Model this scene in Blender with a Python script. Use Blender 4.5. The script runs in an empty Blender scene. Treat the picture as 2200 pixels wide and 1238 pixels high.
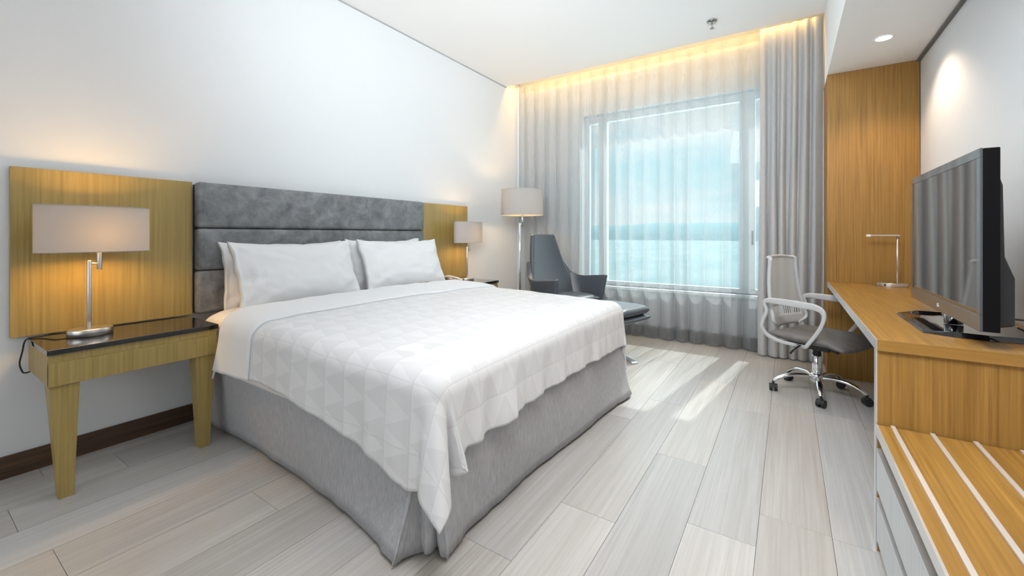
import bpy, bmesh, math, random
from mathutils import Vector, Matrix, noise
random.seed(7)
S = bpy.context.scene
C = S.collection
PI = math.pi

# ------------------------------------------------------------------ camera
cam_d = bpy.data.cameras.new('camera')
cam_d.sensor_width = 36.0
cam_d.lens = 900.0 / 2200.0 * 36.0
cam_d.shift_y = -114.0 / 2200.0
cam_d.clip_start = 0.02
cam_d.clip_end = 20000
cam = bpy.data.objects.new('camera', cam_d)
C.objects.link(cam)
cam.location = (0, 0, 1.12)
cam.rotation_euler = (PI / 2, 0, math.radians(33.38))
S.camera = cam

# ------------------------------------------------------------------ view / world / main lights
S.view_settings.view_transform = 'Standard'
S.view_settings.look = 'None'
S.view_settings.gamma = 1.0
S.view_settings.use_curve_mapping = False
S.view_settings.exposure = 0.0
S.cycles.max_bounces = 10
S.cycles.diffuse_bounces = 6
S.cycles.glossy_bounces = 5
S.cycles.transmission_bounces = 8
S.cycles.transparent_max_bounces = 32
S.cycles.sample_clamp_indirect = 6.0
S.cycles.blur_glossy = 1.0
S.cycles.caustics_reflective = False
S.cycles.caustics_refractive = False
S.cycles.use_denoising = True

SKY_STRENGTH = 1.0
world = bpy.data.worlds.new('world')
S.world = world
world.use_nodes = True
wn = world.node_tree.nodes
wl = world.node_tree.links
wn.clear()
w_out = wn.new('ShaderNodeOutputWorld')
w_bg = wn.new('ShaderNodeBackground')
w_tc = wn.new('ShaderNodeTexCoord')
w_sep = wn.new('ShaderNodeSeparateXYZ')
w_rmp = wn.new('ShaderNodeValToRGB')
w_map = wn.new('ShaderNodeMapping')
w_map.inputs['Scale'].default_value = (1.0, 1.0, 2.6)
w_noi = wn.new('ShaderNodeTexNoise')
w_noi.inputs['Scale'].default_value = 3.4
w_noi.inputs['Detail'].default_value = 7
w_noi.inputs['Roughness'].default_value = 0.55
w_cr = wn.new('ShaderNodeValToRGB')
w_mix = wn.new('ShaderNodeMixRGB')
w_mix.inputs['Color2'].default_value = (1.0, 1.0, 1.0, 1)
e = w_rmp.color_ramp.elements
e[0].position = 0.0; e[0].color = (0.72, 0.93, 0.97, 1)
e[1].position = 0.55; e[1].color = (0.14, 0.47, 0.66, 1)
e2 = w_rmp.color_ramp.elements.new(0.22); e2.color = (0.36, 0.74, 0.86, 1)
e = w_cr.color_ramp.elements
e[0].position = 0.44; e[0].color = (0, 0, 0, 1)
e[1].position = 0.62; e[1].color = (1, 1, 1, 1)
wl.new(w_tc.outputs['Generated'], w_sep.inputs[0])
wl.new(w_sep.outputs['Z'], w_rmp.inputs[0])
wl.new(w_tc.outputs['Generated'], w_map.inputs[0])
wl.new(w_map.outputs[0], w_noi.inputs['Vector'])
wl.new(w_noi.outputs[0], w_cr.inputs[0])
wl.new(w_cr.outputs[0], w_mix.inputs['Fac'])
wl.new(w_rmp.outputs[0], w_mix.inputs['Color1'])
wl.new(w_mix.outputs[0], w_bg.inputs['Color'])
w_bg.inputs['Strength'].default_value = SKY_STRENGTH
wl.new(w_bg.outputs[0], w_out.inputs[0])


def light(name, kind, loc, target=None, energy=100, color=(1, 1, 1), **kw):
    d = bpy.data.lights.new(name, kind)
    d.energy = energy
    d.color = color
    for k, v in kw.items():
        setattr(d, k, v)
    o = bpy.data.objects.new(name, d)
    C.objects.link(o)
    o.location = loc
    if target is not None:
        o.rotation_euler = (Vector(target) - Vector(loc)).to_track_quat('-Z', 'Y').to_euler()
    return o


SUN_DIR = Vector((-0.15, -1.0, -1.12))
light('sun', 'SUN', (0, 12, 14), target=Vector((0, 12, 14)) + SUN_DIR, energy=7.5,
      color=(1.0, 0.97, 0.92), angle=math.radians(0.8))
# daylight entering by the window opening (just outside the glass); then unseen fills added to brighten the room
light('window_daylight', 'AREA', (-0.95, 5.15, 1.65), target=(-0.95, 0, 1.2), energy=45, color=(0.90, 0.96, 1.0),
      shape='RECTANGLE', size=2.4, size_y=2.1)
light('added_rear_fill', 'AREA', (-1.3, -1.95, 1.25), target=(-1.3, 3.0, 1.15), energy=19, color=(0.90, 0.95, 1.0),
      shape='RECTANGLE', size=2.6, size_y=1.4)  # unseen fill added behind the camera for the upright faces
light('added_overhead_fill', 'AREA', (-0.3, 0.8, 2.75), target=(0.05, 2.6, 0.3), energy=26, color=(0.95, 0.97, 1.0),
      shape='RECTANGLE', size=1.2, size_y=0.8, spread=math.radians(110))  # added out-of-frame fill, brightens the floor from above


light('added_upward_fill', 'AREA', (-0.2, -0.3, 2.0), target=(-1.9, 3.3, 3.15), energy=42, color=(0.88, 0.95, 1.0),
      shape='RECTANGLE', size=1.0, size_y=0.6, spread=math.radians(85))  # added fill aimed upward to lighten ceiling and far walls, no fixture


light('added_bed_fill', 'AREA', (-1.0, 1.8, 2.98), target=(-1.0, 1.8, 0), energy=9, color=(0.93, 0.96, 1.0),
      shape='RECTANGLE', size=1.8, size_y=1.2)  # soft fill added above the bed, out of view, no real panel


# ------------------------------------------------------------------ materials
def new_mat(name):
    m = bpy.data.materials.new(name)
    m.use_nodes = True
    nt = m.node_tree
    b = nt.nodes['Principled BSDF']
    return m, nt, b


def simple(name, col, rough=0.5, metal=0.0, bump=0.0, bscale=200, coat=0.0, sheen=0.0):
    m, nt, b = new_mat(name)
    b.inputs['Base Color'].default_value = (*col, 1)
    b.inputs['Roughness'].default_value = rough
    b.inputs['Metallic'].default_value = metal
    b.inputs['Coat Weight'].default_value = coat
    b.inputs['Sheen Weight'].default_value = sheen
    if bump:
        tc = nt.nodes.new('ShaderNodeTexCoord')
        n = nt.nodes.new('ShaderNodeTexNoise')
        n.inputs['Scale'].default_value = bscale
        n.inputs['Detail'].default_value = 4
        bp = nt.nodes.new('ShaderNodeBump')
        bp.inputs['Strength'].default_value = bump
        bp.inputs['Distance'].default_value = 0.002
        nt.links.new(tc.outputs['Object'], n.inputs['Vector'])
        nt.links.new(n.outputs[0], bp.inputs['Height'])
        nt.links.new(bp.outputs[0], b.inputs['Normal'])
    return m


def streaky(name, c1, c2, scale, rough=0.5, detail=6, pos=(0.3, 0.7), bump=0.15, rnd=0.0, c3=None, coat=0.0,
            bd=0.001, fine=None, distort=0.0, spec=0.5):
    """noise stretched along an axis: wood grain, linen slub, brushed metal"""
    m, nt, b = new_mat(name)
    N, L = nt.nodes, nt.links
    tc = N.new('ShaderNodeTexCoord')
    mp = N.new('ShaderNodeMapping')
    mp.inputs['Scale'].default_value = scale
    oi = N.new('ShaderNodeObjectInfo')
    add = N.new('ShaderNodeVectorMath'); add.operation = 'ADD'
    mul = N.new('ShaderNodeVectorMath'); mul.operation = 'SCALE'
    cmb = N.new('ShaderNodeCombineXYZ')
    for i in range(3):
        L.new(oi.outputs['Random'], cmb.inputs[i])
    L.new(cmb.outputs[0], mul.inputs[0]); mul.inputs['Scale'].default_value = 37.0
    L.new(tc.outputs['Object'], add.inputs[0]); L.new(mul.outputs[0], add.inputs[1])
    L.new(add.outputs[0], mp.inputs[0])
    n = N.new('ShaderNodeTexNoise')
    n.inputs['Scale'].default_value = 1.0
    n.inputs['Detail'].default_value = detail
    n.inputs['Roughness'].default_value = 0.62
    n.inputs['Distortion'].default_value = distort
    L.new(mp.outputs[0], n.inputs['Vector'])
    r = N.new('ShaderNodeValToRGB')
    r.color_ramp.elements[0].position = pos[0]; r.color_ramp.elements[0].color = (*c1, 1)
    r.color_ramp.elements[1].position = pos[1]; r.color_ramp.elements[1].color = (*c2, 1)
    L.new(n.outputs[0], r.inputs[0])
    out = r.outputs[0]
    if c3 is not None:          # broad soft figure
        mp2 = N.new('ShaderNodeMapping'); mp2.inputs['Scale'].default_value = tuple(s * 0.13 for s in scale)
        L.new(add.outputs[0], mp2.inputs[0])
        n2 = N.new('ShaderNodeTexNoise'); n2.inputs['Scale'].default_value = 1.0; n2.inputs['Detail'].default_value = 3
        L.new(mp2.outputs[0], n2.inputs['Vector'])
        mx = N.new('ShaderNodeMixRGB'); mx.blend_type = 'MIX'
        mx.inputs['Color2'].default_value = (*c3, 1)
        mr = N.new('ShaderNodeMapRange'); mr.inputs['From Min'].default_value = 0.35; mr.inputs['From Max'].default_value = 0.75
        mr.inputs['To Max'].default_value = 0.7
        L.new(n2.outputs[0], mr.inputs[0]); L.new(mr.outputs[0], mx.inputs['Fac'])
        L.new(out, mx.inputs['Color1']); out = mx.outputs[0]
    if rnd:
        hs = N.new('ShaderNodeHueSaturation')
        mr2 = N.new('ShaderNodeMapRange')
        mr2.inputs['To Min'].default_value = 1 - rnd; mr2.inputs['To Max'].default_value = 1 + rnd
        L.new(oi.outputs['Random'], mr2.inputs[0]); L.new(mr2.outputs[0], hs.inputs['Value'])
        mr3 = N.new('ShaderNodeMapRange')
        mu = N.new('ShaderNodeMath'); mu.operation = 'MULTIPLY'; mu.inputs[1].default_value = 7.31
        fr = N.new('ShaderNodeMath'); fr.operation = 'FRACT'
        L.new(oi.outputs['Random'], mu.inputs[0]); L.new(mu.outputs[0], fr.inputs[0]); L.new(fr.outputs[0], mr3.inputs[0])
        mr3.inputs['To Min'].default_value = 1 - rnd * 5; mr3.inputs['To Max'].default_value = 1 + rnd * 5
        L.new(mr3.outputs[0], hs.inputs['Saturation'])
        L.new(out, hs.inputs['Color']); out = hs.outputs[0]
    L.new(out, b.inputs['Base Color'])
    b.inputs['Roughness'].default_value = rough
    b.inputs['Specular IOR Level'].default_value = spec
    b.inputs['Coat Weight'].default_value = coat
    b.inputs['Coat Roughness'].default_value = 0.15
    if bump:
        bp = N.new('ShaderNodeBump'); bp.inputs['Strength'].default_value = bump; bp.inputs['Distance'].default_value = bd
        L.new(n.outputs[0], bp.inputs['Height']); L.new(bp.outputs[0], b.inputs['Normal'])
    return m


M = {}
M['wall'] = simple('wall_paint', (0.73, 0.75, 0.77), 0.75, bump=0.05, bscale=350)
M['ceiling'] = simple('ceiling_paint', (0.90, 0.91, 0.915), 0.8)
M['gap'] = simple('shadow_gap', (0.16, 0.16, 0.16), 0.8)
M['gap_light'] = simple('pale_shadow_gap', (0.42, 0.43, 0.44), 0.8)
M['chrome_dark'] = simple('dark_chrome', (0.38, 0.40, 0.41), 0.18, 1.0)  # chrome with a darker base colour
M['wood_grey_lit'] = streaky('oak_veneer_grey_lit', (0.24, 0.165, 0.046), (0.42, 0.305, 0.10), (90, 90, 2.0), 0.42, c3=(0.36, 0.26, 0.09), bump=0.12)  # olive tint puts the greyer light on this oak into its colour
M['wood_gold'] = streaky('oak_veneer_golden', (0.21, 0.107, 0.023), (0.40, 0.222, 0.056), (110, 110, 2.0), 0.45, pos=(.34, .66), c3=(0.31, 0.165, 0.037), bump=0.12, spec=0.3)
M['wood_gold_x'] = streaky('oak_veneer_crosswise', (0.20, 0.10, 0.021), (0.37, 0.20, 0.048), (2.0, 90, 90), 0.42, c3=(0.35, 0.19, 0.045), bump=0.10, spec=0.3)
M['wood_gold_y'] = streaky('oak_veneer_lengthwise', (0.20, 0.10, 0.021), (0.39, 0.215, 0.05), (90, 2.0, 90), 0.36, pos=(.34, .66), c3=(0.30, 0.16, 0.036), bump=0.10, coat=0.06, spec=0.35)
M['wood_dark'] = streaky('walnut_baseboard', (0.035, 0.017, 0.008), (0.10, 0.055, 0.028), (70, 2.5, 70), 0.45)
M['floor'] = streaky('grey_oak_floor', (0.38, 0.362, 0.338), (0.585, 0.572, 0.555), (85, 1.6, 85), 0.34, detail=8, pos=(0.24, 0.74),
                     c3=(0.41, 0.39, 0.365), bump=0.7, rnd=0.11, bd=0.0025, coat=0.3, distort=0.25)
M['floor'].node_tree.nodes['Principled BSDF'].inputs['Coat Roughness'].default_value = 0.28
M['subfloor'] = simple('subfloor', (0.06, 0.055, 0.05), 0.9)
M['linen'] = streaky('grey_linen', (0.32, 0.325, 0.34), (0.49, 0.495, 0.51), (220, 220, 22), 0.9, detail=5, bump=0.3)
M['heavy'] = streaky('grey_curtain', (0.40, 0.41, 0.42), (0.50, 0.505, 0.51), (300, 300, 20), 0.85, bump=0.1)
M['white'] = simple('white_cotton', (0.76, 0.77, 0.785), 0.85, bump=0.12, bscale=60, sheen=0.2)
M['sheet'] = simple('white_sheet', (0.82, 0.80, 0.78), 0.85, bump=0.15, bscale=30)
M['leather'] = simple('grey_leather', (0.065, 0.076, 0.09), 0.36, bump=0.2, bscale=260)
M['chrome'] = simple('chrome', (0.85, 0.86, 0.88), 0.08, 1.0)
M['steel'] = simple('brushed_steel', (0.66, 0.63, 0.60), 0.3, 1.0, bump=0.05, bscale=400)
M['alu'] = simple('aluminium_trim', (0.78, 0.79, 0.80), 0.32, 0.75)
M['drawer'] = streaky('silver_veneer', (0.50, 0.52, 0.53), (0.62, 0.64, 0.65), (60, 60, 2), 0.42, bump=0.03)
M['strip'] = simple('satin_aluminium', (0.80, 0.76, 0.72), 0.35, 0.55)
M['stone'] = simple('black_glass_top', (0.008, 0.008, 0.010), 0.06, coat=0.5)
M['black'] = simple('black_plastic', (0.012, 0.012, 0.014), 0.35)
M['rubber'] = simple('black_rubber', (0.015, 0.015, 0.016), 0.55)
M['bezel'] = simple('tv_bezel', (0.055, 0.062, 0.07), 0.22, coat=0.6)
M['screen'] = simple('tv_screen', (0.002, 0.002, 0.003), 0.04, coat=1.0)
M['tvside'] = simple('tv_side', (0.003, 0.003, 0.004), 0.6)
M['silver'] = simple('silver_lettering', (0.8, 0.8, 0.8), 0.4, 0.3)
M['plastic'] = simple('light_grey_plastic', (0.50, 0.51, 0.52), 0.4)
M['seat'] = streaky('grey_seat_fabric', (0.12, 0.115, 0.112), (0.19, 0.18, 0.175), (14, 60, 30), 0.85, bump=0.2)
M['frame'] = simple('window_frame_paint', (0.72, 0.75, 0.77), 0.45)
M['cream'] = simple('phone_cream', (0.75, 0.66, 0.58), 0.4)
M['socket'] = simple('white_switch_plastic', (0.85, 0.86, 0.86), 0.35)
M['slotdark'] = simple('dark_slot', (0.05, 0.045, 0.04), 0.6)
M['lens'] = simple('frosted_lamp_head', (0.75, 0.78, 0.78), 0.3)

M['tvside'].node_tree.nodes['Principled BSDF'].inputs['Specular IOR Level'].default_value = 0.12


def suede():
    m, nt, b = new_mat('grey_suede')
    N, L = nt.nodes, nt.links
    tc = N.new('ShaderNodeTexCoord')
    n = N.new('ShaderNodeTexNoise'); n.inputs['Scale'].default_value = 9; n.inputs['Detail'].default_value = 8
    n.inputs['Roughness'].default_value = 0.7; n.inputs['Distortion'].default_value = 0.4
    L.new(tc.outputs['Object'], n.inputs['Vector'])
    r = N.new('ShaderNodeValToRGB')
    r.color_ramp.elements[0].position = 0.36; r.color_ramp.elements[0].color = (0.105, 0.11, 0.118, 1)
    r.color_ramp.elements[1].position = 0.66; r.color_ramp.elements[1].color = (0.245, 0.255, 0.27, 1)
    L.new(n.outputs[0], r.inputs[0]); L.new(r.outputs[0], b.inputs['Base Color'])
    b.inputs['Roughness'].default_value = 0.55
    bp = N.new('ShaderNodeBump'); bp.inputs['Strength'].default_value = 0.15; bp.inputs['Distance'].default_value = 0.002
    L.new(n.outputs[0], bp.inputs['Height']); L.new(bp.outputs[0], b.inputs['Normal'])
    return m


M['suede'] = suede()


def duvet_mat():
    """white satin jacquard: rows of triangles woven matt on gloss, divided by fine stitched lines"""
    m, nt, b = new_mat('white_jacquard')
    N, L = nt.nodes, nt.links

    def math_(op, a, bb=None, c=None):
        n = N.new('ShaderNodeMath'); n.operation = op
        for i, x in enumerate((a, bb, c)):
            if x is None:
                continue
            if isinstance(x, (int, float)):
                n.inputs[i].default_value = x
            else:
                L.new(x, n.inputs[i])
        return n.outputs[0]
    uv = N.new('ShaderNodeUVMap'); uv.uv_map = 'UVMap'
    sp = N.new('ShaderNodeSeparateXYZ'); L.new(uv.outputs[0], sp.inputs[0])
    u, v = sp.outputs['X'], sp.outputs['Y']
    cell_v = math_('FRACT', v)
    row = math_('FLOOR', v)
    ush = math_('ADD', u, math_('MULTIPLY', math_('MODULO', row, 2.0), 0.25))
    tri = math_('MULTIPLY', math_('ABSOLUTE', math_('SUBTRACT', math_('FRACT', ush), 0.5)), 2.0)
    inside = math_('GREATER_THAN', cell_v, tri)
    # every other column of triangles heavier
    line = math_('LESS_THAN', math_('ABSOLUTE', math_('SUBTRACT', cell_v, 0.5)), 0.485)
    coln = math_('LESS_THAN', math_('ABSOLUTE', math_('SUBTRACT', math_('FRACT', math_('MULTIPLY', u, 0.5)), 0.5)), 0.492)
    mx = N.new('ShaderNodeMixRGB')
    mx.inputs['Color1'].default_value = (0.75, 0.755, 0.765, 1)
    mx.inputs['Color2'].default_value = (0.69, 0.695, 0.705, 1)
    L.new(inside, mx.inputs['Fac'])
    mx2 = N.new('ShaderNodeMixRGB'); mx2.blend_type = 'MULTIPLY'
    mx2.inputs['Fac'].default_value = 1
    lm = math_('MULTIPLY', line, coln)
    lv = math_('ADD', math_('MULTIPLY', lm, 0.12), 0.88)
    cb = N.new('ShaderNodeCombineXYZ')
    for i in range(3):
        L.new(lv, cb.inputs[i])
    L.new(mx.outputs[0], mx2.inputs['Color1']); L.new(cb.outputs[0], mx2.inputs['Color2'])
    L.new(mx2.outputs[0], b.inputs['Base Color'])
    L.new(math_('ADD', math_('MULTIPLY', inside, 0.22), 0.42), b.inputs['Roughness'])
    b.inputs['Sheen Weight'].default_value = 0.15
    tc = N.new('ShaderNodeTexCoord')
    n = N.new('ShaderNodeTexNoise'); n.inputs['Scale'].default_value = 13; n.inputs['Detail'].default_value = 5
    L.new(tc.outputs['Object'], n.inputs['Vector'])
    h = math_('ADD', math_('MULTIPLY', n.outputs[0], 1.0), math_('MULTIPLY', lm, 0.22))
    bp = N.new('ShaderNodeBump'); bp.inputs['Strength'].default_value = 0.35; bp.inputs['Distance'].default_value = 0.006
    L.new(h, bp.inputs['Height']); L.new(bp.outputs[0], b.inputs['Normal'])
    return m


M['duvet'] = duvet_mat()


def sheer_mat(name, thr, col=(0.42, 0.44, 0.45), face=0.5):
    m, nt, b = new_mat(name)
    N, L = nt.nodes, nt.links
    N.remove(b)
    out = N['Material Output']
    tr = N.new('ShaderNodeBsdfTransparent')
    tl = N.new('ShaderNodeBsdfTranslucent'); tl.inputs['Color'].default_value = (*col, 1)
    df = N.new('ShaderNodeBsdfDiffuse'); df.inputs['Color'].default_value = (*col, 1)
    mx = N.new('ShaderNodeMixShader'); mx.inputs[0].default_value = 0.5
    L.new(df.outputs[0], mx.inputs[1]); L.new(tl.outputs[0], mx.inputs[2])
    # woven voile: the gaps between threads close as the cloth turns edge-on
    lw = N.new('ShaderNodeLayerWeight'); lw.inputs['Blend'].default_value = 0.5
    mr = N.new('ShaderNodeMapRange')
    mr.inputs['To Min'].default_value = thr
    mr.inputs['To Max'].default_value = thr * (1 - face)
    L.new(lw.outputs['Facing'], mr.inputs[0])
    mx2 = N.new('ShaderNodeMixShader')
    L.new(mr.outputs[0], mx2.inputs[0])
    L.new(mx.outputs[0], mx2.inputs[1]); L.new(tr.outputs[0], mx2.inputs[2])
    L.new(mx2.outputs[0], out.inputs[0])
    return m


M['sheer'] = sheer_mat('sheer_voile', 0.60, face=0.85)
M['mesh'] = sheer_mat('chair_mesh', 0.18, (0.52, 0.50, 0.48), 0.4)


def shade_mat():
    m, nt, b = new_mat('lampshade_linen')
    N, L = nt.nodes, nt.links
    N.remove(b)
    out = N['Material Output']
    tl = N.new('ShaderNodeBsdfTranslucent'); tl.inputs['Color'].default_value = (0.75, 0.66, 0.58, 1)
    df = N.new('ShaderNodeBsdfDiffuse'); df.inputs['Color'].default_value = (0.40, 0.39, 0.38, 1)
    mx = N.new('ShaderNodeMixShader'); mx.inputs[0].default_value = 0.035
    L.new(df.outputs[0], mx.inputs[1]); L.new(tl.outputs[0], mx.inputs[2])
    L.new(mx.outputs[0], out.inputs[0])
    return m


M['shade'] = shade_mat()


def glass_mat():
    m, nt, b = new_mat('window_glass')
    N, L = nt.nodes, nt.links
    N.remove(b)
    out = N['Material Output']
    tr = N.new('ShaderNodeBsdfTransparent'); tr.inputs['Color'].default_value = (0.93, 0.98, 0.98, 1)
    gl = N.new('ShaderNodeBsdfGlossy'); gl.inputs['Roughness'].default_value = 0.02
    mx = N.new('ShaderNodeMixShader')
    mx.inputs[0].default_value = 0.05
    L.new(tr.outputs[0], mx.inputs[1]); L.new(gl.outputs[0], mx.inputs[2])
    L.new(mx.outputs[0], out.inputs[0])
    return m


M['glass'] = glass_mat()


def emit(name, col, st):
    m, nt, b = new_mat(name)
    b.inputs['Base Color'].default_value = (0.8, 0.8, 0.8, 1)
    b.inputs['Emission Color'].default_value = (*col, 1)
    b.inputs['Emission Strength'].default_value = st
    return m


M['bulb'] = emit('glowing_bulb', (1.0, 0.78, 0.48), 12)
M['led'] = emit('glowing_led', (1.0, 0.72, 0.34), 5)
M['down'] = emit('glowing_downlight', (1.0, 0.90, 0.78), 9)
M['hill'] = simple('hazy_hill', (0.15, 0.37, 0.41), 1.0)  # distance haze is mixed into the base colour
M['plain'] = streaky('hazy_plain', (0.18, 0.35, 0.38), (0.40, 0.50, 0.51), (0.012, 0.004, 0.02), 1.0, pos=(0.35, 0.75), bump=0)  # haze over the land put into both tones


# ------------------------------------------------------------------ builders
def thing(name, label, cat, loc=(0, 0, 0), rz=0.0, group=None):
    o = bpy.data.objects.new(name, None)
    o.empty_display_size = 0.1
    C.objects.link(o)
    o.location = loc
    o.rotation_euler = (0, 0, rz)
    o['label'] = label
    o['category'] = cat
    if group:
        o['group'] = group
    return o


def tag(o, label, cat, group=None):
    o['label'] = label
    o['category'] = cat
    if group:
        o['group'] = group
    return o


def wmat(o):
    m = Matrix.Translation(o.location) @ o.rotation_euler.to_matrix().to_4x4()
    return wmat(o.parent) @ m if o.parent else m


def obj(name, bm, mat, parent=None, smooth=False, local=False, origin=None, bevel=0.0, bseg=2, label=None, kind=None,
        sub=0, solid=0.0, soff=0.0):
    """link a bmesh as ONE object. Coordinates are world unless local (then they are the parent's)."""
    bmesh.ops.recalc_face_normals(bm, faces=bm.faces) if solid == 0 and len(bm.faces) else None
    if parent is not None and not local:
        bm.transform(wmat(parent).inverted())
    loc = Vector((0, 0, 0))
    if origin is not None:
        loc = Vector(origin)
        bm.transform(Matrix.Translation(-loc))
    elif parent is None:
        # origin at the base centre of the mesh
        xs = [v.co for v in bm.verts]
        mn = Vector((min(c.x for c in xs), min(c.y for c in xs), min(c.z for c in xs)))
        mx = Vector((max(c.x for c in xs), max(c.y for c in xs), max(c.z for c in xs)))
        loc = Vector(((mn.x + mx.x) / 2, (mn.y + mx.y) / 2, mn.z))
        bm.transform(Matrix.Translation(-loc))
    me = bpy.data.meshes.new(name)
    bm.to_mesh(me)
    bm.free()
    if mat is not None:
        me.materials.append(mat)
    if smooth:
        for p in me.polygons:
            p.use_smooth = True
    o = bpy.data.objects.new(name, me)
    C.objects.link(o)
    o.location = loc
    if parent is not None:
        o.parent = parent
    if solid:
        md = o.modifiers.new('solid', 'SOLIDIFY'); md.thickness = solid; md.offset = soff
    if bevel:
        md = o.modifiers.new('bevel', 'BEVEL'); md.width = bevel; md.segments = bseg; md.limit_method = 'ANGLE'
        md.harden_normals = False
    if sub:
        md = o.modifiers.new('sub', 'SUBSURF'); md.levels = sub; md.render_levels = sub
    if label:
        o['label'] = label
    if kind:
        o['kind'] = kind
    return o


def struct(name, bm, mat, parent=None, **kw):
    return obj(name, bm, mat, parent, kind='structure', **kw)


def BM():
    return bmesh.new()


def box(bm, x0, x1, y0, y1, z0, z1):
    vs = [bm.verts.new(p) for p in ((x0, y0, z0), (x1, y0, z0), (x1, y1, z0), (x0, y1, z0),
                                     (x0, y0, z1), (x1, y0, z1), (x1, y1, z1), (x0, y1, z1))]
    for f in ((0, 3, 2, 1), (4, 5, 6, 7), (0, 1, 5, 4), (1, 2, 6, 5), (2, 3, 7, 6), (3, 0, 4, 7)):
        bm.faces.new([vs[i] for i in f])
    return bm


def Bx(*a):
    return box(BM(), *a)


def prism(bm, pts, f0, f1):
    """pts: 2-D outline; f0(p), f1(p) give the two end points in 3-D"""
    a = [bm.verts.new(f0(p)) for p in pts]
    b = [bm.verts.new(f1(p)) for p in pts]
    n = len(pts)
    bm.faces.new(a[::-1]); bm.faces.new(b)
    for i in range(n):
        j = (i + 1) % n
        bm.faces.new((a[i], a[j], b[j], b[i]))
    return bm


def cyl(bm, p0, p1, r0, r1=None, n=20, cap=True):
    p0, p1 = Vector(p0), Vector(p1)
    r1 = r0 if r1 is None else r1
    d = (p1 - p0).normalized()
    q = d.to_track_quat('Z', 'Y')
    A, B_ = [], []
    for i in range(n):
        a = 2 * PI * i / n
        w = q @ Vector((math.cos(a), math.sin(a), 0))
        A.append(bm.verts.new(p0 + w * r0)); B_.append(bm.verts.new(p1 + w * r1))
    for i in range(n):
        j = (i + 1) % n
        bm.faces.new((A[i], A[j], B_[j], B_[i]))
    if cap:
        bm.faces.new(A[::-1]); bm.faces.new(B_)
    return bm


def lathe(bm, prof, cx, cy, n=32, sx=1.0, sy=1.0, cap=True):
    """prof: list of (r, z); elliptical when sx != sy"""
    rings = []
    for r, z in prof:
        rings.append([bm.verts.new((cx + sx * r * math.cos(2 * PI * i / n), cy + sy * r * math.sin(2 * PI * i / n), z)) for i in range(n)])
    for k in range(len(rings) - 1):
        for i in range(n):
            j = (i + 1) % n
            bm.faces.new((rings[k][i], rings[k][j], rings[k + 1][j], rings[k + 1][i]))
    if cap:
        bm.faces.new(rings[0][::-1]); bm.faces.new(rings[-1])
    return bm


def spline(pts, n):
    """Catmull-Rom through pts, n samples per span"""
    P = [Vector(p) for p in pts]
    P = [P[0] * 2 - P[1]] + P + [P[-1] * 2 - P[-2]]
    out = []
    for i in range(1, len(P) - 2):
        for k in range(n):
            t = k / n
            a, b, c, d = P[i - 1], P[i], P[i + 1], P[i + 2]
            out.append(0.5 * ((2 * b) + (c - a) * t + (2 * a - 5 * b + 4 * c - d) * t * t + (3 * b - a - 3 * c + d) * t ** 3))
    out.append(P[-2].copy())
    return out


def sweep(bm, pts, ra, rb=None, n=10, up=(0, 0, 1), box_like=False):
    """sweep an ellipse (half-axes ra across, rb along the binormal) along pts; ra, rb float or list"""
    P = [Vector(p) for p in pts]
    m = len(P)
    ra = ra if isinstance(ra, (list, tuple)) else [ra] * m
    rb = ra if rb is None else (rb if isinstance(rb, (list, tuple)) else [rb] * m)
    ra = [ra[min(len(ra) - 1, int(i * len(ra) / m))] if len(ra) != m else ra[i] for i in range(m)]
    rb = [rb[min(len(rb) - 1, int(i * len(rb) / m))] if len(rb) != m else rb[i] for i in range(m)]
    up = Vector(up)
    rings = []
    side = None
    for i in range(m):
        t = (P[min(i + 1, m - 1)] - P[max(i - 1, 0)]).normalized()
        s = t.cross(up)
        if s.length < 1e-3:
            s = side if side is not None else t.cross(Vector((1, 0, 0)))
        s.normalize()
        if side is not None and s.dot(side) < 0:
            s = -s
        side = s
        w = t.cross(s).normalized()
        ring = []
        for k in range(n):
            a = 2 * PI * (k + 0.5) / n
            ca, sa = math.cos(a), math.sin(a)
            if box_like:
                ca = math.copysign(abs(ca) ** 0.45, ca); sa = math.copysign(abs(sa) ** 0.45, sa)
            ring.append(bm.verts.new(P[i] + s * ra[i] * ca + w * rb[i] * sa))
        rings.append(ring)
    for i in range(m - 1):
        for k in range(n):
            j = (k + 1) % n
            bm.faces.new((rings[i][k], rings[i][j], rings[i + 1][j], rings[i + 1][k]))
    bm.faces.new(rings[0][::-1]); bm.faces.new(rings[-1])
    return bm


def grid(bm, nu, nv, f, uvf=None):
    V = [[bm.verts.new(f(i / nu, j / nv)) for j in range(nv + 1)] for i in range(nu + 1)]
    lay = bm.loops.layers.uv.new('UVMap') if uvf else None
    for i in range(nu):
        for j in range(nv):
            fc = bm.faces.new((V[i][j], V[i + 1][j], V[i + 1][j + 1], V[i][j + 1]))
            if lay:
                for lp, (a, b) in zip(fc.loops, ((i, j), (i + 1, j), (i + 1, j + 1), (i, j + 1))):
                    lp[lay].uv = uvf(a / nu, b / nv)
    return bm


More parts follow.
